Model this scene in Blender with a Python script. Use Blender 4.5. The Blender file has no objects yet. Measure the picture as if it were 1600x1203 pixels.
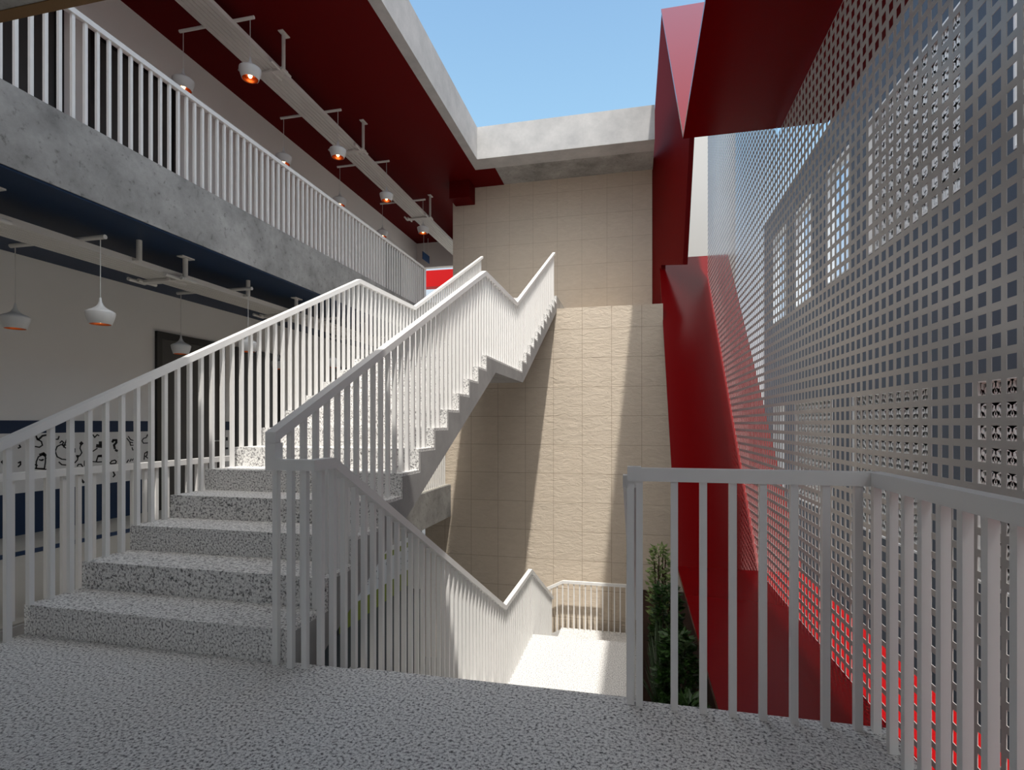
import bpy, math, random
from mathutils import Vector

random.seed(7)
C = bpy.context.scene.collection
PI = math.pi

# ------------------------------------------------------------------ helpers
class MB:
    """collects simple solids and links them as one mesh object"""
    def __init__(self):
        self.v = []; self.f = []
    def add(self, vs, fs):
        n = len(self.v)
        self.v += [tuple(p) for p in vs]
        self.f += [tuple(i + n for i in q) for q in fs]
        return self
    def box(self, x0, x1, y0, y1, z0, z1):
        x0, x1 = sorted((x0, x1)); y0, y1 = sorted((y0, y1)); z0, z1 = sorted((z0, z1))
        vs = [(x, y, z) for z in (z0, z1) for y in (y0, y1) for x in (x0, x1)]
        return self.add(vs, [(0,2,3,1),(4,5,7,6),(0,1,5,4),(2,6,7,3),(0,4,6,2),(1,3,7,5)])
    def prism_x(self, poly, x0, x1):
        """poly of (y,z), extruded from x0 to x1"""
        n = len(poly)
        vs = [(x0, y, z) for y, z in poly] + [(x1, y, z) for y, z in poly]
        fs = [tuple(range(n))[::-1], tuple(range(n, 2*n))]
        fs += [(i, (i+1) % n, n + (i+1) % n, n + i) for i in range(n)]
        return self.add(vs, fs)
    def prism_y(self, poly, y0, y1):
        n = len(poly)
        vs = [(x, y0, z) for x, z in poly] + [(x, y1, z) for x, z in poly]
        fs = [tuple(range(n)), tuple(range(n, 2*n))[::-1]]
        fs += [(i, n + i, n + (i+1) % n, (i+1) % n) for i in range(n)]
        return self.add(vs, fs)
    def strip_x(self, top, h, x0, x1):
        """rail: polyline top [(y,z)], vertical thickness h, width x0..x1"""
        n = len(top)
        vs = []
        for y, z in top:
            vs += [(x0, y, z), (x1, y, z), (x1, y, z - h), (x0, y, z - h)]
        fs = [(0,1,2,3), tuple(4*(n-1)+k for k in (3,2,1,0))]
        for i in range(n-1):
            a, b = 4*i, 4*(i+1)
            for k in range(4):
                k2 = (k+1) % 4
                fs.append((a+k, b+k, b+k2, a+k2))
        return self.add(vs, fs)
    def tube(self, p, q, r, n=10):
        p, q = Vector(p), Vector(q); d = (q-p).normalized()
        a = d.orthogonal().normalized(); b = d.cross(a)
        vs = []
        for c in (p, q):
            for i in range(n):
                t = 2*PI*i/n
                vs.append(tuple(c + r*(math.cos(t)*a + math.sin(t)*b)))
        fs = [(i, (i+1) % n, n+(i+1) % n, n+i) for i in range(n)]
        fs += [tuple(range(n))[::-1], tuple(range(n, 2*n))]
        return self.add(vs, fs)
    def lathe(self, prof, cx, cy, cz, n=28):
        vs = []; m = len(prof)
        for r, z in prof:
            for i in range(n):
                t = 2*PI*i/n
                vs.append((cx + r*math.cos(t), cy + r*math.sin(t), cz + z))
        fs = []
        for j in range(m-1):
            for i in range(n):
                fs.append((j*n+i, j*n+(i+1) % n, (j+1)*n+(i+1) % n, (j+1)*n+i))
        return self.add(vs, fs)
    def quad(self, a, b, c, d):
        return self.add([a, b, c, d], [(0,1,2,3)])
    def build(self, name, mat, parent=None, smooth=False, fix=True):
        me = bpy.data.meshes.new(name)
        off = parent_off(parent)
        if parent is None and self.v:
            xs, ys, zs = zip(*self.v)
            off = Vector(((min(xs)+max(xs))/2, (min(ys)+max(ys))/2, min(zs)))
        me.from_pydata([(x-off.x, y-off.y, z-off.z) for x, y, z in self.v], [], self.f)
        if fix:
            import bmesh
            bm = bmesh.new(); bm.from_mesh(me)
            bmesh.ops.recalc_face_normals(bm, faces=bm.faces); bm.to_mesh(me); bm.free()
        if smooth:
            for p in me.polygons: p.use_smooth = True
        me.materials.append(mat)
        o = bpy.data.objects.new(name, me); C.objects.link(o)
        if parent is not None: o.parent = parent
        else: o.location = off
        return o

def parent_off(p):
    v = Vector((0, 0, 0))
    while p is not None:
        v = v + p.location; p = p.parent
    return v

def tag(o, label=None, cat=None, group=None, kind=None):
    if label: o['label'] = label
    if cat: o['category'] = cat
    if group: o['group'] = group
    if kind: o['kind'] = kind
    return o

def thing(name, loc, label, cat, group=None):
    o = bpy.data.objects.new(name, None); C.objects.link(o)
    o.location = loc; o.empty_display_size = .2
    return tag(o, label, cat, group)

def struct(name, mb, mat, label=None):
    return tag(mb.build(name, mat), label, None, None, 'structure')

def copy_tree(o, loc, label=None):
    r = o.copy(); C.objects.link(r); r.location = loc
    if label: r['label'] = label
    for ch in list(o.children):
        c = ch.copy(); C.objects.link(c); c.parent = r
        for g in list(ch.children):
            d = g.copy(); C.objects.link(d); d.parent = c
    return r

# ------------------------------------------------------------------ materials
def nodes(name):
    m = bpy.data.materials.new(name); m.use_nodes = True
    nt = m.node_tree; b = nt.nodes['Principled BSDF']
    return m, nt, b

def srgb(r, g, b):
    f = lambda c: (c/255/12.92) if c/255 <= .04045 else ((c/255+.055)/1.055)**2.4
    return (f(r), f(g), f(b), 1)

def plain(name, col, rough=.5, spec=.5, metal=0, vary=.0, scale=3):
    m, nt, b = nodes(name)
    b.inputs['Base Color'].default_value = col
    b.inputs['Roughness'].default_value = rough
    b.inputs['Specular IOR Level'].default_value = spec
    b.inputs['Metallic'].default_value = metal
    if vary:
        geo = nt.nodes.new('ShaderNodeNewGeometry'); n = nt.nodes.new('ShaderNodeTexNoise')
        n.inputs['Scale'].default_value = scale; n.inputs['Detail'].default_value = 4
        nt.links.new(geo.outputs['Position'], n.inputs['Vector'])
        mix = nt.nodes.new('ShaderNodeMix'); mix.data_type = 'RGBA'
        mix.inputs[6].default_value = tuple(c*(1-vary) for c in col[:3]) + (1,)
        mix.inputs[7].default_value = tuple(min(1, c*(1+vary)) for c in col[:3]) + (1,)
        nt.links.new(n.outputs['Fac'], mix.inputs[0]); nt.links.new(mix.outputs[2], b.inputs['Base Color'])
    return m

def ramp(nt, src, stops):
    r = nt.nodes.new('ShaderNodeValToRGB')
    while len(r.color_ramp.elements) < len(stops): r.color_ramp.elements.new(.5)
    for e, (p, c) in zip(r.color_ramp.elements, stops):
        e.position = p; e.color = c
    nt.links.new(src, r.inputs['Fac']); return r

def granite():
    m, nt, b = nodes('granite')
    geo = nt.nodes.new('ShaderNodeNewGeometry')
    n = nt.nodes.new('ShaderNodeTexNoise'); n.inputs['Scale'].default_value = 80
    n.inputs['Detail'].default_value = 3; n.inputs['Roughness'].default_value = .62
    nt.links.new(geo.outputs['Position'], n.inputs['Vector'])
    r = ramp(nt, n.outputs['Fac'], [(.29, (.05,.05,.052,1)), (.385, (.20,.195,.195,1)), (.465, (.64,.63,.62,1)), (.57, (.86,.85,.83,1))])
    n2 = nt.nodes.new('ShaderNodeTexNoise'); n2.inputs['Scale'].default_value = 170; n2.inputs['Detail'].default_value = 2
    nt.links.new(geo.outputs['Position'], n2.inputs['Vector'])
    r2 = ramp(nt, n2.outputs['Fac'], [(.33, (.25,.24,.24,1)), (.45, (1,1,1,1))])
    mix = nt.nodes.new('ShaderNodeMix'); mix.data_type = 'RGBA'; mix.blend_type = 'MULTIPLY'; mix.inputs[0].default_value = .55
    nt.links.new(r.outputs['Color'], mix.inputs[6]); nt.links.new(r2.outputs['Color'], mix.inputs[7])
    nt.links.new(mix.outputs[2], b.inputs['Base Color'])
    b.inputs['Roughness'].default_value = .55; b.inputs['Specular IOR Level'].default_value = .4
    return m

def concrete(name, lo, hi, spots=True):
    m, nt, b = nodes(name)
    geo = nt.nodes.new('ShaderNodeNewGeometry')
    n = nt.nodes.new('ShaderNodeTexNoise'); n.inputs['Scale'].default_value = 1.6
    n.inputs['Detail'].default_value = 9; n.inputs['Roughness'].default_value = .66
    nt.links.new(geo.outputs['Position'], n.inputs['Vector'])
    r = ramp(nt, n.outputs['Fac'], [(.3, lo), (.7, hi)])
    col = r.outputs['Color']
    if spots:
        s = nt.nodes.new('ShaderNodeTexNoise'); s.inputs['Scale'].default_value = 15
        s.inputs['Detail'].default_value = 6; s.inputs['Roughness'].default_value = .7
        nt.links.new(geo.outputs['Position'], s.inputs['Vector'])
        r2 = ramp(nt, s.outputs['Fac'], [(.31, (.30,.29,.28,1)), (.42, (.92,.92,.92,1)), (.6, (1,1,1,1))])
        mix = nt.nodes.new('ShaderNodeMix'); mix.data_type = 'RGBA'; mix.blend_type = 'MULTIPLY'; mix.inputs[0].default_value = .75
        nt.links.new(col, mix.inputs[6]); nt.links.new(r2.outputs['Color'], mix.inputs[7]); col = mix.outputs[2]
    nt.links.new(col, b.inputs['Base Color'])
    bp = nt.nodes.new('ShaderNodeBump'); bp.inputs['Strength'].default_value = .25; bp.inputs['Distance'].default_value = .02
    nt.links.new(n.outputs['Fac'], bp.inputs['Height']); nt.links.new(bp.outputs['Normal'], b.inputs['Normal'])
    b.inputs['Roughness'].default_value = .85
    return m

def stone(name, size, ox, oz, c1, c2, joint, bump):
    """cream split-face stone tiles on a wall that runs along x"""
    m, nt, b = nodes(name)
    geo = nt.nodes.new('ShaderNodeNewGeometry')
    sep = nt.nodes.new('ShaderNodeSeparateXYZ'); nt.links.new(geo.outputs['Position'], sep.inputs[0])
    comb = nt.nodes.new('ShaderNodeCombineXYZ')
    ax = nt.nodes.new('ShaderNodeMath'); ax.inputs[1].default_value = ox + 60*size
    az = nt.nodes.new('ShaderNodeMath'); az.inputs[1].default_value = oz + 60*size
    nt.links.new(sep.outputs['X'], ax.inputs[0]); nt.links.new(sep.outputs['Z'], az.inputs[0])
    nt.links.new(ax.outputs[0], comb.inputs['X']); nt.links.new(az.outputs[0], comb.inputs['Y'])
    br = nt.nodes.new('ShaderNodeTexBrick'); br.offset = 0; br.squash = 1
    br.inputs['Scale'].default_value = 1; br.inputs['Brick Width'].default_value = size; br.inputs['Row Height'].default_value = size
    br.inputs['Mortar Size'].default_value = .004; br.inputs['Mortar Smooth'].default_value = .2; br.inputs['Bias'].default_value = 0
    br.inputs['Color1'].default_value = c1; br.inputs['Color2'].default_value = c2; br.inputs['Mortar'].default_value = joint
    nt.links.new(comb.outputs[0], br.inputs['Vector'])
    n = nt.nodes.new('ShaderNodeTexNoise'); n.inputs['Scale'].default_value = 1.0; n.inputs['Detail'].default_value = 9
    n.inputs['Roughness'].default_value = .66; n.inputs['Distortion'].default_value = .8
    mp = nt.nodes.new('ShaderNodeMapping'); mp.inputs['Rotation'].default_value = (0, math.radians(18), 0); mp.inputs['Scale'].default_value = (5, 9, 13)
    nt.links.new(geo.outputs['Position'], mp.inputs['Vector']); nt.links.new(mp.outputs[0], n.inputs['Vector'])
    r = ramp(nt, n.outputs['Fac'], [(.3, (.90,.89,.88,1)), (.7, (1,1,1,1))])
    mix = nt.nodes.new('ShaderNodeMix'); mix.data_type = 'RGBA'; mix.blend_type = 'MULTIPLY'; mix.inputs[0].default_value = 1
    nt.links.new(br.outputs['Color'], mix.inputs[6]); nt.links.new(r.outputs['Color'], mix.inputs[7])
    nt.links.new(mix.outputs[2], b.inputs['Base Color'])
    sub = nt.nodes.new('ShaderNodeMath'); sub.operation = 'SUBTRACT'
    nt.links.new(n.outputs['Fac'], sub.inputs[0]); nt.links.new(br.outputs['Fac'], sub.inputs[1])
    bp = nt.nodes.new('ShaderNodeBump'); bp.inputs['Strength'].default_value = bump; bp.inputs['Distance'].default_value = .03
    nt.links.new(sub.outputs[0], bp.inputs['Height']); nt.links.new(bp.outputs['Normal'], b.inputs['Normal'])
    b.inputs['Roughness'].default_value = .9; b.inputs['Specular IOR Level'].default_value = .2
    return m

M = {}
M['granite'] = granite()
M['concrete'] = concrete('concrete_board', (.18,.177,.172,1), (.42,.415,.405,1))
M['parapet'] = concrete('concrete_parapet', (.34,.34,.345,1), (.50,.495,.49,1), False)
M['stringer'] = concrete('concrete_stringer', (.26,.255,.25,1), (.40,.39,.38,1), False)
M['stone_low'] = stone('cream_stone', .60, .49, .49, (.63,.545,.445,1), (.65,.56,.455,1), (.34,.27,.2,1), .55)
M['stone_up'] = stone('cream_stone_shaded', .60, .084, .39, (.60,.52,.43,1), (.62,.535,.44,1), (.44,.37,.29,1), .25)  # darker copy of the same stone, deepens the upper wall's shade
M['white'] = plain('white_painted_steel', (.80,.79,.775,1), .38)
M['plaster'] = plain('white_plaster', (.81,.79,.76,1), .85, .2, 0, .02)
M['blue'] = plain('navy_blue_paint', (.002,.020,.062,1), .5, .4)
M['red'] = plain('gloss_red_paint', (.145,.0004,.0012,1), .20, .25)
M['red_sunlit'] = plain('red_paint_sunlit', (.33,.0012,.002,1), .5, .15)  # sunlit copy of the frame red: sunlight put into the colour
M['red'].node_tree.nodes['Principled BSDF'].inputs['IOR'].default_value = 1.3
M['red_matt'] = plain('matt_red_steel', (.13,.0006,.001,1), .6, .1)
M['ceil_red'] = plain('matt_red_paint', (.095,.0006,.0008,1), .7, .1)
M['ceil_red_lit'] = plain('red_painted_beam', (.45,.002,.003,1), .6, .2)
M['red_floor'] = plain('dark_red_floor', (.16,.02,.02,1), .6)
M['green'] = plain('olive_green_paint', (.20,.225,.012,1), .6)
M['door'] = plain('dark_grey_door', (.050,.047,.044,1), .45)
M['door_frame'] = plain('black_door_frame', (.008,.008,.008,1), .4)
M['dark_glass'] = plain('dark_glass', (.012,.013,.015,1), .08)
M['corridor_floor'] = plain('beige_corridor_floor', (.36,.345,.31,1), .6, .3, 0, .05)
M['dark_floor'] = plain('dark_grey_floor', (.06,.058,.056,1), .6)
M['tray'] = plain('grey_white_steel_tray', (.64,.62,.59,1), .5)
M['shade'] = plain('white_enamel_shade', (.66,.66,.65,1), .35)
M['copper'] = plain('copper_lining', (.50,.12,.035,1), .35, .5, 1)
M['mesh'] = plain('light_grey_perforated_steel', (.50,.49,.48,1), .22)
M['facade'] = plain('slate_blue_render', (.075,.10,.14,1), .6, .3)
M['frame_white'] = plain('white_window_frame', (.88,.88,.87,1), .5)
M['dark'] = plain('dark_shade_backing', (.02,.024,.032,1), .8)  # near-black backing colour, the shade of the rooms painted in
M['ink'] = plain('black_ink', (.012,.012,.013,1), .7)
M['brown'] = plain('brown_slab_edge', (.14,.075,.025,1), .7)
M['earth'] = plain('dark_earth', (.035,.02,.014,1), .95, .1, 0, .3, 12)
M['ground'] = plain('pale_ground', (.36,.34,.31,1), .9, .1, 0, .1, 1)
M['leaf_agave'] = plain('agave_leaf', (.035,.062,.024,1), .5, .4, 0, .3, 8)
M['leaf_dark'] = plain('dark_green_leaf', (.022,.065,.008,1), .5, .4, 0, .4, 14)
M['leaf_light'] = plain('pale_variegated_leaf', (.22,.30,.10,1), .5, .4, 0, .35, 16)
M['bark'] = plain('brown_stem', (.07,.045,.03,1), .9)
M['white_wall_far'] = plain('white_far_wall', (.50,.50,.49,1), .8)
M['sign_blue'] = plain('blue_sign_paint', (.004,.055,.17,1), .5)

def glass():
    m, nt, b = nodes('window_glass')
    out = nt.nodes['Material Output']
    tr = nt.nodes.new('ShaderNodeBsdfTransparent'); tr.inputs['Color'].default_value = (.86,.93,1,1)
    gl = nt.nodes.new('ShaderNodeBsdfGlossy'); gl.inputs['Roughness'].default_value = .03
    mx = nt.nodes.new('ShaderNodeMixShader'); mx.inputs[0].default_value = .12
    nt.links.new(tr.outputs[0], mx.inputs[1]); nt.links.new(gl.outputs[0], mx.inputs[2]); nt.links.new(mx.outputs[0], out.inputs['Surface'])
    nt.nodes.remove(b)
    return m
M['glass'] = glass()

def bulb():
    m, nt, b = nodes('warm_bulb')
    b.inputs['Emission Color'].default_value = (1, .70, .33, 1); b.inputs['Emission Strength'].default_value = 6
    return m
M['bulb'] = bulb()

# ------------------------------------------------------------------ levels and stair numbers
TR, RI = .319, .1594          # going and rise of every step
Y0 = 2.30                     # first riser = edge of the landing the camera stands on
ZUP = 3.83                    # upper corridor
ZMID = 12*RI                  # mid landing going up 1.913
YM0, YM1 = Y0 + 11*TR, 7.75   # mid landing

SUN_E, SKY_E, HAZE, EXPO = 4.0, .92, 3.9, .2
# ================================================================== SETTING
struct('floor', MB().box(-3.27, .93, -3.5, 2.315, -.3, 0), M['granite'], 'speckled grey granite landing in the foreground')
XW = -7.1                     # corridor wall
ZC = -.165                    # ground corridor floor, one step below the landing
struct('floor_corridor', MB().box(XW, -3.95, -3.5, 11.27, -.87, ZC-.012), M['concrete'], 'concrete slab of the ground corridor left of the stairs')
struct('floor_corridor_finish', MB().box(XW+.01, -3.97, -3.4, 11.25, ZC-.012, ZC), M['corridor_floor'], 'beige corridor floor behind the left balusters')
struct('trim_1', MB().box(-6.18, -5.98, -3.3, 11.2, ZC, ZC+.004), M['blue'], 'blue line on the corridor floor')
struct('floor_upper', MB().box(XW, -4.79, -1, 16.86, 3.165, 3.82), M['concrete'], 'long grey concrete slab edge of the upper corridor')
struct('floor_upper_finish', MB().box(XW+.01, -4.83, -1, 16.8, 3.82, 3.835), M['red_floor'], 'dark red floor of the upper corridor')
struct('floor_upper_bridge', MB().box(-4.788, -1.62, 11.29, 13.18, 3.57, 3.83), M['concrete'], 'upper floor bridge beside the stone wall')
struct('ceiling', MB().box(XW+.01, -4.80, -1, 16.8, 3.145, 3.165), M['blue'], 'dark blue ceiling over the ground corridor')
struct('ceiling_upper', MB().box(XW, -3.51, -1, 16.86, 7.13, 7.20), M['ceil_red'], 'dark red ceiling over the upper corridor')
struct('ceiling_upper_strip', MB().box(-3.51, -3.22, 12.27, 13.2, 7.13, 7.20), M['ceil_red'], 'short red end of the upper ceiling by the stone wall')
struct('roof', MB().box(XW-.15, -3.51, -1, 17.1, 7.20, 7.35), M['parapet'], 'roof slab over the upper corridor')
struct('beam_left', MB().box(-3.69, -3.505, -1, 11.78, 7.125, 7.85), M['parapet'], 'pale concrete roof beam left of the sky')
struct('beam_back', MB().box(-3.69, .38, 11.78, 12.27, 7.125, 7.85), M['parapet'], 'pale concrete roof beam across the back of the sky')
struct('roof_back', MB().box(-3.22, .38, 12.27, 15.0, 7.14, 7.4), M['concrete'], 'concrete roof soffit above the stone wall')
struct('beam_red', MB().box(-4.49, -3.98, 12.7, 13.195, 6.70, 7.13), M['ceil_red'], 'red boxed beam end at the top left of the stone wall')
struct('ceiling_landing', MB().box(-4.785, 1.0, -3.5, 2.42, 3.56, 3.83), M['concrete'], 'concrete underside of the landing overhead')
struct('trim_2', MB().box(-4.785, 1.0, 2.42, 2.49, 3.555, 3.83), M['brown'], 'brown edge strip of the landing overhead')
struct('wall_back_lower', MB().box(-4.55, .525, 11.28, 11.7, -4.0, 3.56).box(.525, 1.3, 11.29, 11.7, -4.0, 3.1).box(-1.6, .30, 11.7, 13.2, 3.3, 3.56), M['stone_low'], 'sunlit cream stone tile wall behind the stairs')
struct('wall_back_upper', MB().box(-4.57, .369, 13.2, 13.35, 3.56, 7.14), M['stone_up'], 'shaded cream stone tile wall below the roof beam')
struct('wall_left', MB().box(XW-.2, XW, -3.5, 16.86, -.87, 3.16), M['plaster'], 'white plaster wall of the ground corridor')
struct('wall_left_upper', MB().box(XW-.2, XW, -1, 17.1, 3.16, 7.13), M['plaster'], 'white plaster wall of the upper corridor')
struct('wall_end_upper', MB().box(XW, -4.6, 16.86, 17.06, 6.32, 7.13).box(XW, -6.85, 16.86, 17.06, 3.83, 6.32), M['plaster'], 'white wall over the opening at the end of the upper corridor')
struct('wall_end_ground', MB().box(XW, -4.6, 16.86, 17.06, -.8, 3.16), M['plaster'], 'white wall at the far end of the ground corridor')
struct('wall_light_block', MB().box(XW-.2, 2.0, -3.7, -3.5, -.87, 3.2), M['plaster'], 'unseen white wall added behind the viewpoint to hold back light')  # added out of view, height set to limit light from behind
struct('wall_left_basement', MB().box(XW-.2, XW, -1, 19, -4.0, -.87), M['plaster'], 'white wall of the lower corridor under the stairs')
struct('floor_basement', MB().box(XW, .05, -1, 19, -4.12, -4.0), M['dark_floor'], 'dark floor of the lower corridor')
struct('ground', MB().box(-40, 40, -30, 60, -4.6, -4.2), M['ground'], 'ground around the building')
struct('ground_planting', MB().box(.03, 2.3, 2.4, 11.27, -3.4, -2.2), M['earth'], 'dark earth of the planting strip')
struct('wall_far', MB().box(1.35, 2.6, 15.6, 15.9, -4, 12), M['white_wall_far'], 'plain white wall far behind the perforated screen')

# painted dado of both corridors: stripe, doodle band, wainscot
DOODLE = [(0.7,[(4.44,0.67),(4.44,0.74),(4.46,0.79),(4.5,0.81),(4.53,0.79),(4.53,0.73),(4.52,0.66),(4.44,0.67)]),(0.7,[(4.47,0.76),(4.49,0.75),(4.5,0.76)]),(0.7,[(4.5,0.75),(4.51,0.76)]),(0.7,[(4.54,0.77),(4.57,0.78)]),(0.7,[(4.55,0.74),(4.56,0.73)]),(0.7,[(4.43,0.71),(4.45,0.7)]),(0.7,[(4.43,0.67),(4.54,0.65)]),(2.2,[(4.48,0.81),(4.51,0.82),(4.53,0.8)]),(0.7,[(4.44,1.0),(4.46,0.97),(4.49,0.95),(4.5,0.91),(4.47,0.89),(4.43,0.9)]),(1.2,[(4.46,0.97),(4.5,1.01),(4.55,1.02)]),(0.7,[(4.44,1.01),(4.45,0.97)]),(0.7,[(4.76,0.9),(4.69,0.91),(4.65,0.89),(4.63,0.84),(4.65,0.78),(4.7,0.75),(4.76,0.74)]),(0.7,[(4.68,0.93),(4.7,0.95),(4.72,0.93),(4.7,0.91),(4.74,0.87)]),(0.7,[(4.75,0.96),(4.72,0.88)]),(0.7,[(4.67,0.72),(4.7,0.69),(4.76,0.68)]),(0.7,[(4.64,0.97),(4.66,0.97),(4.67,1.0)]),(2.6,[(4.91,0.92),(4.92,0.91)]),(0.7,[(4.91,0.91),(4.9,0.86),(4.92,0.81),(4.9,0.78),(4.87,0.76),(4.86,0.78),(4.88,0.78),(4.87,0.73),(4.84,0.7)]),(0.7,[(4.84,0.86),(4.84,0.82)]),(0.7,[(4.87,0.66),(4.88,0.68),(4.91,0.68),(4.93,0.65)]),(0.7,[(4.95,0.66),(4.95,0.71),(4.97,0.73)]),(3,[(5.1,0.88),(5.18,0.87)]),(3,[(5.14,0.92),(5.14,0.89)]),(0.7,[(5.05,0.7),(5.11,0.69),(5.17,0.69)]),(0.9,[(5.09,0.7),(5.11,0.76),(5.16,0.76),(5.17,0.7)]),(2,[(5.12,0.76),(5.16,0.76)]),(0.7,[(5.05,0.82),(5.1,0.85)]),(0.8,[(5.05,1.01),(5.07,0.98),(5.1,1.01),(5.12,1.0)]),(1.8,[(5.29,0.92),(5.3,0.94),(5.34,0.94),(5.34,0.91),(5.31,0.88),(5.32,0.84)]),(1.8,[(5.33,0.82),(5.35,0.81)]),(0.8,[(5.26,0.67),(5.28,0.69),(5.32,0.7),(5.34,0.68),(5.33,0.66),(5.27,0.66),(5.26,0.67)]),(1.2,[(5.37,0.73),(5.39,0.74)]),(0.7,[(5.48,0.96),(5.52,0.91),(5.56,0.9)]),(0.7,[(5.5,0.98),(5.53,0.94),(5.59,0.92)]),(0.7,[(5.52,0.91),(5.53,0.87),(5.59,0.87)]),(0.7,[(5.55,0.84),(5.56,0.81),(5.59,0.82)]),(0.7,[(5.69,0.92),(5.71,0.95),(5.75,0.96),(5.77,1.0),(5.79,0.94),(5.78,0.89),(5.71,0.89),(5.69,0.92)]),(0.7,[(5.48,0.66),(5.5,0.69)]),(0.7,[(5.52,0.67),(5.54,0.7)]),(0.7,[(5.55,0.68),(5.58,0.71)]),(0.8,[(5.72,0.68),(5.73,0.76),(5.77,0.78),(5.76,0.73),(5.74,0.72),(5.78,0.69)]),(1.6,[(4.86,0.55),(4.88,0.5)]),(1.6,[(4.89,0.53),(4.91,0.48)]),(1.6,[(4.91,0.51),(4.94,0.47)]),(1.1,[(5.05,0.54),(5.07,0.52),(5.05,0.49),(5.08,0.48)]),(1.1,[(5.3,0.56),(5.32,0.52),(5.3,0.5)]),(1.4,[(4.52,0.51),(4.53,0.49),(4.52,0.47)]),(0.8,[(4.27,0.74),(4.29,0.75),(4.29,0.72),(4.27,0.7)]),(0.7,[(4.12,0.76),(4.14,0.78),(4.16,0.76),(4.14,0.73),(4.12,0.76)]),(0.7,[(4.16,0.66),(4.18,0.69)]),(0.7,[(4.18,0.66),(4.2,0.69)]),(0.8,[(4.27,0.89),(4.29,0.9),(4.28,0.92)]),(0.8,[(4.18,0.88),(4.2,0.87)])]
def stroke(mb, pts, w, x):
    t = .0095*w**.8
    for (a, b), (c, d) in zip(pts, pts[1:]):
        dx, dz = c-a, d-b; L = math.hypot(dx, dz) or 1e-6
        nx, nz = -dz/L*t, dx/L*t; ex, ez = dx/L*t*.6, dz/L*t*.6
        mb.prism_x([(a-ex+nx, b-ez+nz), (c+ex+nx, d+ez+nz), (c+ex-nx, d+ez-nz), (a-ex-nx, b-ez-nz)], x, x+.003)

def dado(name, label, y0, y1, zf, colour, shift, cat='mural', kz=1.155):
    x = XW
    t = thing(name, (x, (y0+y1)/2, zf), label, cat)
    MB().box(x, x+.012, y0, y1, zf+.43*kz, zf+1.04*kz).build('doodle_panel', M['panel'], t)
    MB().box(x, x+.014, y0, y1, zf+1.04*kz, zf+1.172*kz).build('stripe', colour, t)
    MB().box(x, x+.014, y0, y1, zf, zf+.43*kz).build('wainscot', colour, t)
    d = MB()
    for s in shift:
        for w, pts in DOODLE:
            q = [((a+s)*1.1545, zf+b*kz) for a, b in pts]
            if min(p[0] for p in q) > y0+.01 and max(p[0] for p in q) < y1-.01 and min(p[1] for p in q) > zf+.44*kz and max(p[1] for p in q) < zf+1.035*kz:
                stroke(d, q, w, x+.012)
    if d.v: tag(d.build('doodle_pattern', M['ink'], t), 'black line doodles of a question mark, cloud and little figures')
    return t
M['panel'] = plain('white_panel', (.70,.69,.67,1), .6)
dado('wall_mural', 'white wall band with black doodles between blue stripes, left of the doors', 1.2, 6.78, ZC, M['blue'], (0, -1.73))
dado('wall_mural', 'narrow piece of doodle band between the two dark doors', 8.23, 8.44, ZC, M['blue'], (2.02, 2.4))
dado('wall_mural', 'doodle band with blue stripes beyond the second dark door', 9.85, 11.6, ZC, M['blue'], (4.5, 6.3, 8.1))
dado('wall_mural', 'doodle band between olive green stripes on the lower corridor wall', 3.0, 10.6, -4.0, M['green'], (0, 1.73, 3.46, 5.19, 6.92, 8.65), kz=1.17)
dado('wall_mural', 'far piece of olive green striped doodle band on the lower corridor wall', 12.0, 17.0, -4.0, M['green'], (6.92, 8.65, 10.38), kz=1.17)

# doors
def door(n, y0, y1, zf, zt, label):
    x = XW
    fr = MB().box(x-.02, x+.045, y0, y0+.09, zf, zt).box(x-.02, x+.045, y1-.09, y1, zf, zt).box(x-.02, x+.045, y0+.09, y1-.09, zt-.10, zt)
    o = tag(fr.build('door_%d' % n, M['door_frame']), label, None, None, 'structure')
    MB().box(x-.01, x+.012, y0+.09, y1-.09, zf+.01, zt-.10).build('door_panel', M['door'], o)
    h = MB().tube((x+.012, y1-.17, zf+1.02), (x+.06, y1-.17, zf+1.02), .010).tube((x+.06, y1-.18, zf+1.02), (x+.06, y1-.30, zf+1.02), .010)
    h.build('door_handle', M['tray'], o)
    return o
door(1, 6.80, 8.20, ZC, 2.555, 'dark grey door in a black frame, nearest of the ground corridor')
door(2, 8.46, 9.82, ZC, 2.545, 'second dark door along the ground corridor')
door(3, 11.65, 13.0, ZC, 2.545, 'third dark door along the ground corridor')
door(4, 2.5, 5.43, 3.835, 6.45, 'wide dark door of the upper corridor behind the first balusters')
door(5, 5.77, 7.19, 3.835, 6.45, 'dark door of the upper corridor behind the rail')
door(6, 14.5, 15.6, 3.835, 6.45, 'far dark door of the upper corridor')
door(7, 10.65, 11.95, -3.99, -1.4, 'dark door of the lower corridor')
door(8, 17.1, 18.3, -3.99, -1.4, 'far dark door of the lower corridor')

# ================================================================== STAIRS
def steps_up(n, ya, za, ytop_extra=0):
    """(y, z_top) of each riser going up from floor za at ya"""
    return [(ya + k*TR, za + (k+1)*RI) for k in range(n)]

def interp(top, y):
    for (a, b), (c, d) in zip(top, top[1:]):
        if a <= y <= c: return b + (d-b)*(y-a)/(c-a)
    return top[-1][1]

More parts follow.
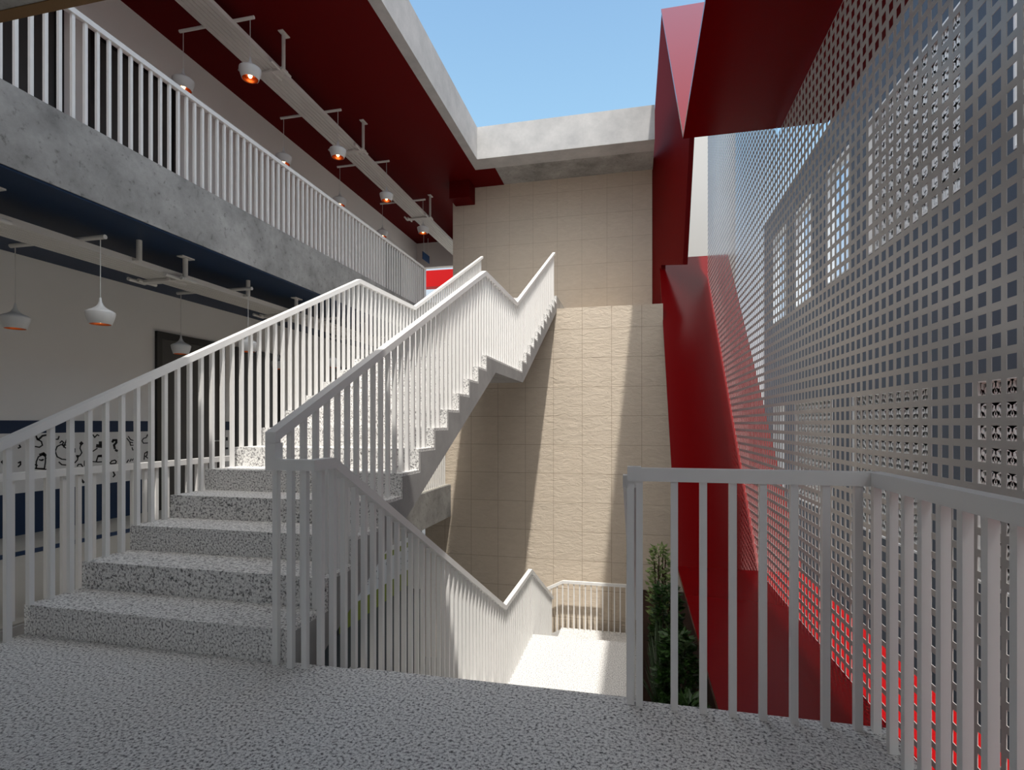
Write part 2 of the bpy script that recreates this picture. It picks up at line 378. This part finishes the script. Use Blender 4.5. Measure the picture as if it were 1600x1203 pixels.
def staircase_up():
    x0, x1 = -3.265, -1.62
    t = thing('staircase', ((x0+x1)/2, Y0, 0), 'granite and concrete stair flight climbing away to the upper floor', 'staircase')
    f1 = steps_up(12, Y0, 0); f2 = steps_up(12, YM1, ZMID)
    s = .022
    yend = 11.275
    def soffit(y):
        if y < 6.22: return -.20 + (y-Y0-s)*(1.755+.20)/(6.22-Y0-s)
        if y < 7.80: return 1.755
        return 1.755 + (y-7.80)*(3.50-1.755)/(yend-7.80)
    body = MB()
    rs = f1 + f2
    for k, (y, z) in enumerate(rs):
        ya, yb = y+s, (min(rs[k+1][0]+s, yend) if k+1 < len(rs) else yend)
        cuts = [ya] + [c for c in (6.22, 7.80) if ya < c < yb] + [yb]
        for c0, c1 in zip(cuts, cuts[1:]):
            if c1-c0 > .004: body.prism_x([(c0, z-s), (c1, z-s), (c1, soffit(c1)), (c0, soffit(c0))], x0+.002, x1)
    tag(body.build('stair_body', M['stringer'], t), 'grey concrete stair body with saw-tooth side')
    allr = [(y, z, (f1[k+1][0] if k < 11 else YM1)) for k, (y, z) in enumerate(f1)]
    allr += [(y, z, (f2[k+1][0] if k < 11 else yend)) for k, (y, z) in enumerate(f2)]
    for y, z, yn in allr:
        MB().box(x0, x1-.004, y, min(yn+s, 11.274), z-s, z).box(x0, x1-.004, y, min(y+s, 11.274), z-RI, z-s).build('step', M['granite'], t)
    return t
staircase_up()

ZL1 = -12*RI                   # landing below
def staircase_down():
    x0, x1 = -1.50, 0.0
    t = thing('staircase', ((x0+x1)/2, Y0, ZL1-7*RI), 'granite stair flight going down to a sunlit landing', 'staircase')
    s = .022
    tr = []                    # treads (y0, y1, z)
    for k in range(11): tr.append((Y0+.02+k*TR, Y0+.02+(k+1)*TR, -(k+1)*RI))
    tr.append((Y0+.02+11*TR, YM1, ZL1))
    for k in range(6): tr.append((YM1+k*TR, YM1+(k+1)*TR, ZL1-(k+1)*RI))
    tr.append((YM1+6*TR, 11.08, ZL1-7*RI))
    zb = ZL1-7*RI-.2
    und = [(Y0+.02, -.5), (YM0+.3, ZL1-.22), (YM1+.05, ZL1-.22), (YM1+6*TR, zb), (11.08, zb)]
    body = MB()
    for y0, y1, z in tr:
        cuts = [y0] + [p[0] for p in und[1:-1] if y0+.004 < p[0] < y1-.004] + [y1]
        for c0, c1 in zip(cuts, cuts[1:]):
            body.prism_x([(c0, z-s), (c1, z-s), (c1, interp(und, c1)), (c0, interp(und, c0))], x0, x1-.002)
    tag(body.build('stair_body', M['stringer'], t), 'grey concrete stair body')
    pz = 0
    for i, (y0, y1, z) in enumerate(tr):
        mb = MB().box(x0, x1, y0, y1+(.02 if i < len(tr)-1 else 0), z-s, z)
        mb.box(x0, x1, y0-.0, y0+.0199, z, pz-s); pz = z
        mb.build('step' if y1-y0 < 1 else 'landing_slab', M['granite'], t)
    # flight that leaves the lowest landing to the left along the wall
    for k in range(3):
        xx = x0 - k*TR
        MB().box(xx-TR, xx, 10.0, 11.08, ZL1-7*RI-(k+1)*RI-.03, ZL1-7*RI-(k+1)*RI).build('step', M['granite'], t)
    MB().prism_y([(x0, ZL1-7*RI-.03), (x0-3*TR, ZL1-10*RI-.03), (x0-3*TR, -4.0), (x0, -4.0)], 10.02, 11.06).build('stair_body', M['stringer'], t)
    return t
staircase_down()

# ================================================================== RAILINGS
BW = .0135                     # half width of a baluster
def rail_y(name, label, x, top, floor_at, ys, hw=.0275, th=.052, end=None):
    t = thing(name, (x, top[0][0], floor_at(top[0][0])), label, 'railing')
    MB().strip_x(top, th, x-hw, x+hw).build('handrail', M['white'], t)
    for y in ys:
        MB().box(x-BW, x+BW, y-BW, y+BW, floor_at(y), interp(top, y)-th+.004).build('baluster', M['white'], t)
    return t

def up_floor(y):
    if y < Y0: return 0
    if y < YM1: k = min(11, int((y-Y0-.0)/TR)); return (k+1)*RI
    return ZMID + (min(11, int((y-YM1)/TR))+1)*RI
def down_floor(y):
    if y < Y0+.02: return 0
    if y < YM0+.02: return -(min(10, int((y-Y0-.02)/TR))+1)*RI
    if y < YM1: return ZL1
    return ZL1-(min(6, int((y-YM1)/TR))+1)*RI

def spaced(a, b, st):
    n = max(1, int(round((b-a)/st))); return [a+(b-a)*i/n for i in range(n+1)]

UPTOP = [(2.235, 1.110), (5.92, 2.880), (7.58, 2.885), (11.28, 4.74)]
r = rail_y('stair_railing', 'white railing on the right side of the rising stair, seen edge first', -1.678, UPTOP, up_floor, [2.2805+.1085*k for k in range(83)])
MB().box(-1.7055, -1.6505, 2.235, 2.290, .93, 1.06).build('rail_drop', M['white'], r)
rail_y('stair_railing', 'white railing on the left side of the rising stair, in front of the corridor', -3.238,
       [(-1.0, .95), (1.93, .95), (5.92, 2.880), (7.58, 2.90), (11.26, 4.76)], up_floor, [2.528+.109*k for k in range(-16, 80)])
DTOP = [(2.235, .982), (2.42, .982), (6.03, -.925), (7.62, -.925), (9.70, -1.965)]
r = rail_y('stair_railing', 'white railing left of the descending stair, joined to the rising rail', -1.474, DTOP, down_floor, [2.331+.1063*k for k in range(69)])
MB().box(-1.6505, -1.5015, 2.235, 2.290, .93, .982).build('rail_return', M['white'], r)
MB().box(-1.60, -1.573, 2.25, 2.277, 0, .94).build('baluster', M['white'], r)
MB().box(-1.535, -1.508, 2.265, 2.292, 0, .94).build('baluster', M['white'], r)
rail_y('stair_railing', 'white railing right of the descending stair, seen end on behind the landing corner post', -.028,
       [(2.36, .93), (2.42, .93), (6.03, -.925), (7.62, -.925), (9.70, -1.965), (10.95, -2.04)], down_floor, spaced(2.45, 10.9, .112))
# landing railing: along the edge, then back beside the viewer
t = thing('landing_railing', (.45, 2.275, 0), 'white landing railing in the right foreground that turns a corner towards the viewer', 'railing')
MB().box(-.035, .90, 2.250, 2.305, .918, .970).build('handrail', M['white'], t)
MB().box(.845, .90, -3.4, 2.2495, .918, .970).build('handrail', M['white'], t)
MB().box(-.035, .02, 2.2505, 2.3045, .970, .9755).build('rail_cap', M['white'], t)
xs = [-.022, .013] + [.1496 + .1103*k for k in range(7)]
for i, x in enumerate(xs):
    y = 2.278 if i != 0 else 2.29
    MB().box(x-BW, x+BW, y-BW, y+BW, 0, .92).build('baluster', M['white'], t)
for y in [2.278] + [2.147-.108*k for k in range(22)]:
    MB().box(.873-BW, .873+BW, y-BW, y+BW, 0, .92).build('baluster', M['white'], t)
# corridors
rail_y('corridor_railing', 'white railing along the ground corridor behind the left stair railing', -4.05,
       [(1.0, .822), (11.2, .822)], lambda y: ZC, spaced(1.1, 11.15, .112), .0275, .05)
rail_y('corridor_railing', 'white railing of the upper corridor on the concrete slab', -4.85,
       [(2.52, 4.815), (11.9, 4.815)], lambda y: 3.835, [2.675+.113*k for k in range(82)], .0275, .05)
# lowest landing railing along the stone wall
t = thing('landing_railing', (-.7, 11.02, ZL1-7*RI), 'cream-lit railing in front of the stone wall at the lowest landing', 'railing')
zt = ZL1-7*RI+.985
MB().box(-1.46, -.05, 10.99, 11.045, zt-.055, zt).build('handrail', M['white'], t)
MB().prism_y([(-1.46, zt), (-1.46, zt-.06), (-2.5, zt-.06-.52), (-2.5, zt-.52)], 10.99, 11.045).build('handrail', M['white'], t)
for k in range(13):
    x = -1.46+k*.115
    MB().box(x-.011, x+.011, 11.007, 11.029, ZL1-7*RI, zt-.05).build('baluster', M['white'], t)
for k in range(1, 8):
    x = -1.46-k*.115
    MB().box(x-.011, x+.011, 11.007, 11.029, ZL1-7*RI-.06*k-.18, zt-.05-.0575*k).build('baluster', M['white'], t)

# ================================================================== CABLE TRAYS AND PENDANT LAMPS
def cable_tray(label, xc, z, zceil, y0, y1, hangers, bars, halfbar, rods=()):
    t = thing('cable_tray', (xc, (y0+y1)/2, z), label, 'cable tray')
    w = .20
    mb = MB().box(xc-w, xc+w, y0, y1, z+.012, z+.05)
    for k in range(6):
        a = xc-w+k*(2*w/6)
        mb.box(a+.006, a+2*w/6-.006, y0, y1, z, z+.013)
    mb.box(xc-w-.012, xc-w, y0, y1, z-.004, z+.06).box(xc+w, xc+w+.012, y0, y1, z-.004, z+.06)
    mb.build('tray_channel', M['tray'], t)
    for y in hangers:
        h = MB().box(xc-.39, xc+.32, y, y+.11, z-.035, z-.005)
        for dx, a, b in ((-.36, -.13, .10), (-.30, -.05, .2), (.10, -.02, .24), (.24, -.20, .05), (.29, -.02, .2)):
            h.tube((xc+dx, y+a, z-.02), (xc+dx, y+b, z-.02), .022)
        hb = h.build('tray_bracket', M['tray'], t)
        for dx in (.28,):
            r = MB().tube((xc+dx, y+.05, z-.01), (xc+dx, y+.05, zceil-.012), .028)
            r.box(xc+dx-.035, xc+dx+.05, y-.04, y+.14, zceil-.014, zceil)
            r.build('hanger_rod', M['tray'], hb)
    for y in rods:
        r = MB().tube((xc+.28, y, z+.03), (xc+.28, y, zceil), .028)
        r.box(xc+.19, xc+.30, y-.02, y+.02, z+.02, z+.04)
        r.build('hanger_rod', M['tray'], t)
    for y in bars:
        MB().tube((xc-.09-halfbar, y, z+.07), (xc-.09+halfbar, y, z+.07), .022, 12).build('cross_bar', M['tray'], t)
    return t

UPB = [2.1, 4.27, 6.38, 8.6, 10.5, 12.5]
LOB = [2.2, 4.27, 6.34, 8.45, 10.5, 12.5]
cable_tray('pale ribbed cable tray hung below the red ceiling', -5.55, 6.58, 7.13, -.9, 16.7, [2.4, 4.9, 7.28, 9.77, 13.35], UPB, .60)
cable_tray('pale cable tray hung below the dark blue ceiling', -5.55, 2.90, 3.145, -.9, 16.7, [1.3, 3.4, 5.42, 7.6, 9.8, 12.0], LOB, .60, [2.8, 4.85, 6.55, 8.9, 11.0])

def pendant(x, y, ztop, zbot, label, group, k):
    t = thing('pendant_lamp', (x, y, zbot), label, 'pendant lamp', group)
    out = [(.112,0),(.118,.004),(.146,.09),(.155,.135),(.152,.152),(.128,.168),(.086,.187),(.050,.213),(.029,.243),(.016,.28),(.011,.325),(.0,.326)]
    out = [(p*k, q*k) for p, q in out]
    MB().lathe(out, x, y, zbot).build('lamp_shade', M['shade'], t, True)
    inn = [(.112,0),(.107,.004),(.135,.09),(.128,.14),(.07,.152),(0,.154)]
    inn = [(p*k, q*k) for p, q in inn]
    tag(MB().lathe(inn, x, y, zbot).build('shade_lining', M['copper'], t, True), 'copper inside of the shade')
    MB().lathe([(p*k, q*k) for p, q in ((0,.015),(.018,.02),(.030,.045),(.028,.07),(.015,.095),(.014,.14),(0,.141))], x, y, zbot, 16).build('bulb', M['bulb'], t, True)
    MB().tube((x, y, zbot+.322*k), (x, y, ztop), .004, 6).build('cord', M['tray'], t)
    return t
ordn = ['first', 'second', 'third', 'fourth', 'fifth', 'sixth']
def row(bars, xc, half, ztop, zbot, where, group, k):
    first = None
    for i, y in enumerate(bars):
        for s, side in ((-1, 'wall'), (1, 'stair')):
            x = xc + s*half
            lab = 'white bell pendant, %s pair along the %s cable tray, %s side' % (ordn[i], where, side)
            if first is None: first = pendant(x, y, ztop, zbot, lab, group, k)
            else: copy_tree(first, (x, y, zbot), lab)
row(UPB, -5.64, .54, 6.624, 5.82, 'upper', 'pendant lamps under the red ceiling', .92)
row(LOB, -5.64, .54, 2.944, 2.12, 'ground', 'pendant lamps under the blue ceiling', .80)

# ================================================================== RED FOLDED FRAME
XI, XO = .52, 2.02
XP = 2.03
t = thing('red_frame', (1.26, 6.5, -.7), 'glossy red folded steel frame around the perforated screen', 'frame')
th = .045
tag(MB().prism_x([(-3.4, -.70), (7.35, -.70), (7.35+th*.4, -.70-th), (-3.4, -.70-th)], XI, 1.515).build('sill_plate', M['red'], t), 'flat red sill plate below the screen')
tag(MB().prism_x([(-3.4, -.70), (7.35, -.70), (7.35+th*.4, -.70-th), (-3.4, -.70-th)], 1.515, XP).build('outer_sill_plate', M['red_sunlit'], t), 'outer red sill strip with sunlight painted into its colour')
d = th*.7071
tag(MB().prism_x([(7.35, -.70), (13.02, 4.97), (13.02+d, 4.97-d), (7.35+d, -.70-d)], XI, XO).build('sloping_plate', M['red'], t), 'red plate sloping up and away behind the screen')
tag(MB().prism_x([(-3.4, 4.40), (6.40, 4.40), (6.40, 4.40+th), (-3.4, 4.40+th)], XI, 2.064).build('head_plate', M['red'], t), 'red head plate above the screen')
tag(MB().prism_x([(6.40, 4.40), (12.0, 10.0), (12.0+d, 10.0-d), (6.40+.07, 4.40)], XI, XO).build('upper_sloping_plate', M['red'], t), 'sky-reflecting upper red plate sloping up')
pl = [(.34,3.3),(.355,7.5),(.562,10.45),(1.2,8.4),(1.06,7.7),(.92,4.37),(.55,4.72),(.55,3.3)]
def pil(x, z, k): return (x+.10*.95*k, 13.36-(x-.33)*3.2+.10*.3*k, z)
n = len(pl); mb = MB()
mb.add([pil(x, z, 0) for x, z in pl]+[pil(x, z, 1) for x, z in pl], [tuple(range(n)), tuple(range(n, 2*n))[::-1]]+[(i, n+i, n+(i+1) % n, (i+1) % n) for i in range(n)])
o = mb.build('red_pillar', M['red_matt'])
tag(o, 'tall red pillar with slanted edge at the right end of the stone wall', 'pillar')

# perforated screen: one folded plate with square holes
def screen():
    P_, HOLE = .0985, .064
    X, T = 1.50, .0035
    bar = (P_-HOLE)/2
    ny, nz = 115, 92
    ya, za = 1.0, -.712
    mb = MB()
    def inside(j, k):
        y = ya+(j+.5)*P_; z = za+(k+.5)*P_
        if z < y-7.95: return False
        lim = 4.33 if y < 6.36 else y-2.02
        return z < lim
    idx = {}
    def vert(s, a, b):
        key = (s, a, b)
        if key not in idx:
            j, r = divmod(a, 2); k, q = divmod(b, 2)
            y = ya+j*P_+(bar if r == 0 else P_-bar); z = za+k*P_+(bar if q == 0 else P_-bar)
            idx[key] = len(mb.v); mb.v.append((X+s*T, y, z))
        return idx[key]
    for j in range(ny):
        for k in range(nz):
            if not inside(j, k): continue
            a, b = 2*j, 2*k
            right = j+1 < ny and inside(j+1, k); up = k+1 < nz and inside(j, k+1); diag = right and up and inside(j+1, k+1)
            for s in (0, 1):
                if right: mb.f.append((vert(s,a+1,b), vert(s,a+2,b), vert(s,a+2,b+1), vert(s,a+1,b+1)))
                if up: mb.f.append((vert(s,a,b+1), vert(s,a+1,b+1), vert(s,a+1,b+2), vert(s,a,b+2)))
                if diag: mb.f.append((vert(s,a+1,b+1), vert(s,a+2,b+1), vert(s,a+2,b+2), vert(s,a+1,b+2)))
            q = [(a,b),(a+1,b),(a+1,b+1),(a,b+1)]
            for (p0, p1) in zip(q, q[1:]+q[:1]):
                mb.f.append((vert(0,*p0), vert(0,*p1), vert(1,*p1), vert(1,*p0)))
    return mb
o = screen().build('perforated_screen', M['mesh'], None, False, False)
tag(o, 'pale grey screen of square holes on the right, in front of the slate wall', 'screen')

# ================================================================== SLATE FACADE WITH WINDOWS
openings = [('upper', 'pane', 8.32, 9.058, 2.68, 4.02), ('upper', 'pane', 7.146, 7.875, 2.68, 3.93), ('upper', 'pane', 5.996, 6.66, 2.68, 3.92),
            ('upper', 'lattice', 4.05, 5.53, 2.68, 3.90), ('upper', 'lattice', 2.05, 3.58, 2.68, 3.90), 
            ('lower', 'plain', 8.354, 9.058, .17, 1.42), ('lower', 'lattice', 6.447, 7.875, .17, 1.42), ('lower', 'lattice', 4.446, 5.897, .17, 1.42),
            ('lower', 'lattice', 2.46, 3.96, .17, 1.42)]
SF = 2.0                      # distance of the slate building
FX, FT = 2.06*SF, .20
openings = [(r_, k_, y0*SF, y1*SF, 1.15+(z0-1.15)*SF, 1.15+(z1-1.15)*SF) for r_, k_, y0, y1, z0, z1 in openings]
def facade():
    ya, yb, za, zb = -3.5, 9.68*SF, -4.2, 1.15+3.25*SF
    ys = sorted({ya, yb} | {o[2] for o in openings} | {o[3] for o in openings})
    zs = sorted({za, zb} | {o[4] for o in openings} | {o[5] for o in openings})
    mb = MB()
    for i in range(len(ys)-1):
        k0 = 0
        col = []
        for k in range(len(zs)-1):
            y, z = (ys[i]+ys[i+1])/2, (zs[k]+zs[k+1])/2
            col.append(not any(o[2] < y < o[3] and o[4] < z < o[5] for o in openings))
        k = 0
        while k < len(col):
            if col[k]:
                e = k
                while e+1 < len(col) and col[e+1]: e += 1
                mb.box(FX, FX+FT, ys[i], ys[i+1], zs[k], zs[e+1]); k = e+1
            else: k += 1
    return mb
struct('wall_right', facade(), M['facade'], 'slate blue wall seen through the perforated screen')
struct('wall_right_inner', MB().box(FX+1.6, FX+1.7, -3.5, 11.5, -4.2, 7.4).box(FX+1.6, FX+1.7, 11.5, 19.3, -4.2, 2.6).box(FX+FT, FX+1.7, 11.4, 11.5, -4.2, 7.4).box(FX+FT, FX+1.7, 11.5, 19.3, 2.5, 2.6).box(FX+FT, FX+1.7, -3.5, 11.4, 7.3, 7.4), M['dark'], 'dark backing behind the lattice windows, painted as room shade')

def lattice_mesh(w, h):
    """ornamental blocks: five-sided holes between thin ribs"""
    mb = MB()
    u = .135*SF
    nu, nv = max(1, int(w/u)), max(1, int(h/u))
    su, sv = w/nu, h/nv
    def bar(a, b, t):
        (ya, za), (yb, zb) = a, b
        L = math.hypot(yb-ya, zb-za); nx, nz = -(zb-za)/L*t*SF/2, (yb-ya)/L*t*SF/2
        mb.prism_x([(ya+nx, za+nz), (yb+nx, zb+nz), (yb-nx, zb-nz), (ya-nx, za-nz)], 0, .022)
    for i in range(nu):
        for k in range(nv):
            y0, z0 = i*su, k*sv
            fl = (i+k) % 2
            pt = lambda a, b: (y0+(1-a if fl else a)*su, z0+b*sv)
            pent = [pt(.28,.14), pt(.72,.14), pt(.80,.52), pt(.5,.74), pt(.20,.52)]
            outer = [pt(0,0), pt(1,0), pt(1,.62), pt(.5,1), pt(0,.62)]
            for a, b in zip(pent, pent[1:]+pent[:1]): bar(a, b, .030)
            for a, b in zip(pent, outer): bar(a, b, .028)
            bar(pent[4], pt(0,1), .024); bar(pent[2], pt(1,1), .024)
            bar(pt(.5,.74), pt(.5,1), .024)
    for k in range(nv+1): mb.box(0, .036, 0, w, k*sv-.015, k*sv+.015)
    for i in range(nu+1): mb.box(0, .036, i*su-.013, i*su+.013, 0, h)
    return mb
wn = 0
names = {'pane': 'clear white-framed window', 'lattice': 'white latticed window', 'plain': 'white blank window'}
place = ['farthest of the upper row', 'second from the far end of the upper row', 'third from the far end of the upper row, next to the lattice',
         'upper lattice beside the clear windows', 'nearest of the upper row', 'farthest of the lower row', 'second from the far end of the lower row',
         'third from the far end of the lower row', 'nearest of the lower row']
for (rowname, kind, y0, y1, z0, z1), pl in zip(openings, place):
    wn += 1
    d1 = FX+FT
    fr = MB().box(FX-.012, d1, y0, y0+.03, z0, z1).box(FX-.012, d1, y1-.03, y1, z0, z1).box(FX-.012, d1, y0+.03, y1-.03, z0, z0+.03).box(FX-.012, d1, y0+.03, y1-.03, z1-.03, z1)
    o = tag(fr.build('window_%d' % wn, M['frame_white']), '%s, %s' % (names[kind], pl), None, None, 'structure')
    if kind == 'pane':
        mid = (y0+y1)/2
        MB().box(d1-.05, d1-.02, mid-.015, mid+.015, z0+.03, z1-.03).box(d1-.05, d1-.02, y0+.03, y1-.03, z0+.36, z0+.385).build('mullion', M['frame_white'], o)
        MB().box(d1-.038, d1-.032, y0+.03, y1-.03, z0+.03, z1-.03).build('glass_pane', M['glass'], o)
    elif kind == 'lattice':
        mb = lattice_mesh(y1-y0-.06, z1-z0-.06)
        mb.v = [(x+FX+.06, y+y0+.03, z+z0+.03) for x, y, z in mb.v]
        mb.build('lattice_panel', M['frame_white'], o)
    else:
        MB().box(d1-.05, d1-.02, y0+.03, y1-.03, z0+.03, z1-.03).build('blank_panel', M['frame_white'], o)

# ================================================================== PLANTS IN THE STRIP BESIDE THE STAIR
def agave(x, y, z, size, label, seed):
    rnd = random.Random(seed)
    t = thing('agave_plant', (x, y, z), label, 'plant')
    mb = MB()
    for k in range(110):
        az = k*2.39996 + rnd.uniform(-.15, .15); el = math.radians(18 + 66*(k/110.0)**.8 + rnd.uniform(-6, 6))
        L = size*rnd.uniform(.75, 1.05); w = .011*size/.6
        d = Vector((.26*math.cos(az)*math.cos(el), math.sin(az)*math.cos(el), math.sin(el)))
        sd = Vector((-math.sin(az), math.cos(az), 0)); up = sd.cross(d)*-1
        prev = None
        for i in range(6):
            s = i/5.0
            c = Vector((x, y, z+.05)) + d*L*s + Vector((0, 0, -.22*L*s*s*math.cos(el)))
            ww = w*(1-s)**.6*(.55+.45*min(1, s*4)) if i < 5 else .0008
            a, b, m = c+sd*ww, c-sd*ww, c-up*ww*.5
            cur = (len(mb.v), len(mb.v)+1, len(mb.v)+2); mb.v += [tuple(a), tuple(m), tuple(b)]
            if prev:
                for q in range(2): mb.f.append((prev[q], prev[q+1], cur[q+1], cur[q]))
                mb.f.append((prev[2], prev[0], cur[0], cur[2]))
            prev = cur
    mb.build('leaves', M['leaf_agave'], t)
    MB().lathe([(.03,0),(.045,.03),(.04,.09),(0,.13)], x, y, z, 12).build('stem', M['bark'], t)
    return t

def shrub(x, y, z, w, h, label, mat, seed, n=520):
    rnd = random.Random(seed)
    t = thing('leafy_shrub', (x, y, z), label, 'shrub')
    mb = MB(); st = MB()
    for k in range(9):
        a = rnd.uniform(0, 2*PI); q = (x+math.cos(a)*w*.6, y+math.sin(a)*w*.7, z+h*rnd.uniform(.6, .95))
        st.tube((x+math.cos(a)*.03, y+math.sin(a)*.03, z), q, .009, 6)
    for k in range(n):
        a = rnd.uniform(0, 2*PI); rr = math.sqrt(rnd.random()); zz = rnd.uniform(.05, 1)
        rad = w*(.55+.6*math.sin(PI*min(1, zz*.95)))*rr
        c = Vector((x+math.cos(a)*rad, y+math.sin(a)*rad*1.25, z+h*zz))
        d = Vector((math.cos(a)+rnd.uniform(-.6,.6), math.sin(a)+rnd.uniform(-.6,.6), rnd.uniform(-.3,.9))).normalized()
        s = d.cross(Vector((rnd.uniform(-1,1), rnd.uniform(-1,1), 1))).normalized(); L = rnd.uniform(.06, .11)
        nn = d.cross(s)*.006
        p0, p1, p2, p3 = c, c+d*L*.5+s*L*.24+nn, c+d*L, c+d*L*.5-s*L*.24+nn
        mb.add([tuple(p0), tuple(p1), tuple(p2), tuple(p3)], [(0,1,2),(0,2,3)])
    mb.build('leaves', mat, t); st.build('stem', M['bark'], t)
    return t
agave(.27, 6.2, -2.2, 1.20, 'spiky dark agave right of the sunlit landing', 3)
agave(.23, 4.5, -2.2, .70, 'nearer spiky agave low behind the landing rail', 5)
shrub(.36, 8.7, -2.2, .15, 1.45, 'pale leafed shrub by the foot of the stone wall', M['leaf_light'], 12, 700)
shrub(.40, 7.5, -2.2, .17, 1.18, 'dark green shrub next to the pale leafed shrub', M['leaf_dark'], 11, 1500)
shrub(.42, 5.9, -2.2, .17, 1.15, 'dark green shrub behind the large agave beside the red frame', M['leaf_dark'], 14, 1500)
shrub(.42, 4.7, -2.2, .16, 1.05, 'dark shrub against the red sill, nearest the landing rail', M['leaf_dark'], 13, 1400)

# ================================================================== SMALL THINGS AT THE ENDS OF THE CORRIDORS
t = thing('hanging_sign', (-6.55, 16.3, 6.34), 'small blue sign board hung at the far end of the upper corridor', 'sign')
MB().box(-6.56, -6.54, 16.02, 16.58, 6.34, 6.58).build('sign_board', M['sign_blue'], t)
MB().box(-6.555, -6.545, 16.10, 16.12, 6.58, 7.13).box(-6.555, -6.545, 16.46, 16.48, 6.58, 7.13).build('sign_bracket', M['tray'], t)
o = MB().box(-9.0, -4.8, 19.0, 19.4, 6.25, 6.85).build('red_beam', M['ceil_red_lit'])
tag(o, 'bright red beam outside the opening at the end of the upper corridor', 'beam')
o = MB().box(-7.62, -7.42, 17.9, 18.1, -4.19, 5.7).build('blue_post', M['sign_blue'])
tag(o, 'blue post outside the opening at the end of the upper corridor', 'post')
o = MB().box(-6.80, -6.50, 15.85, 16.15, -4.0, -.875).build('white_column', M['white'])
tag(o, 'bright white column at the far end of the lower corridor', 'column')
o = MB().lathe([(0,0),(.24,0),(.24,.03),(0,.03)], 0, 0, 0, 24)
o.v = [(XW+z, 14.1+x, -2.35+y) for x, y, z in o.v]
tag(o.build('round_plaque', M['door_frame']), 'round black disc on the lower corridor wall', 'plaque')

# ================================================================== LIGHT, SKY, CAMERA
sun = bpy.data.lights.new('sun', 'SUN'); sun.energy = SUN_E; sun.angle = math.radians(1.1); sun.color = (1, .955, .88)
so = bpy.data.objects.new('sun', sun); C.objects.link(so)
so.rotation_euler = Vector((-.365, 1, -2.5)).to_track_quat('-Z', 'Y').to_euler(); so.location = (6, -14, 30)

w = bpy.data.worlds.new('sky'); bpy.context.scene.world = w; w.use_nodes = True
nt = w.node_tree; bg = nt.nodes['Background']
tc = nt.nodes.new('ShaderNodeTexCoord'); sep = nt.nodes.new('ShaderNodeSeparateXYZ')
nt.links.new(tc.outputs['Generated'], sep.inputs[0])
r = nt.nodes.new('ShaderNodeValToRGB'); nt.links.new(sep.outputs['Z'], r.inputs['Fac'])
stops = [(0.0, (.42,.40,.37,1)), (.02, (.80,.79,.78,1)), (.28, (.58,.70,.82,1)), (.44, (.36,.62,.88,1)), (.62, (.27,.485,.77,1)), (1, (.34,.48,.68,1))]
while len(r.color_ramp.elements) < len(stops): r.color_ramp.elements.new(.5)
for e, (p, c) in zip(r.color_ramp.elements, stops): e.position = p; e.color = c
# bright haze around the sun
dot = nt.nodes.new('ShaderNodeVectorMath'); dot.operation = 'DOT_PRODUCT'
nt.links.new(tc.outputs['Generated'], dot.inputs[0])
dot.inputs[1].default_value = Vector((.365, -1, 2.5)).normalized()
mx = nt.nodes.new('ShaderNodeMath'); mx.operation = 'MAXIMUM'; mx.inputs[1].default_value = 0
nt.links.new(dot.outputs['Value'], mx.inputs[0])
pw = nt.nodes.new('ShaderNodeMath'); pw.operation = 'POWER'; pw.inputs[1].default_value = 5
nt.links.new(mx.outputs[0], pw.inputs[0])
ml = nt.nodes.new('ShaderNodeMath'); ml.operation = 'MULTIPLY'; ml.inputs[1].default_value = HAZE
nt.links.new(pw.outputs[0], ml.inputs[0])
ad = nt.nodes.new('ShaderNodeMix'); ad.data_type = 'RGBA'; ad.blend_type = 'ADD'; ad.clamp_result = False
ad.inputs[7].default_value = (1, .90, .77, 1)
nt.links.new(ml.outputs[0], ad.inputs[0]); nt.links.new(r.outputs['Color'], ad.inputs[6])
ad.clamp_factor = False
nt.links.new(ad.outputs[2], bg.inputs['Color']); bg.inputs['Strength'].default_value = SKY_E

cam = bpy.data.cameras.new('camera'); co = bpy.data.objects.new('camera', cam); C.objects.link(co)
cam.sensor_fit = 'HORIZONTAL'; cam.sensor_width = 36; cam.lens = 848*36/1600
cam.shift_y = 60.5/1600; cam.clip_start = .02; cam.clip_end = 300
co.location = (0, 0, 1.15); co.rotation_euler = (PI/2, 0, math.atan(194/848))
sc = bpy.context.scene; sc.camera = co
sc.view_settings.view_transform = 'Standard'; sc.view_settings.look = 'None'
sc.view_settings.exposure = EXPO; sc.view_settings.gamma = 1; sc.view_settings.use_curve_mapping = False
sc.cycles.max_bounces = 10; sc.cycles.diffuse_bounces = 6; sc.cycles.glossy_bounces = 5; sc.cycles.transparent_max_bounces = 16
sc.cycles.sample_clamp_indirect = 6; sc.cycles.use_denoising = True
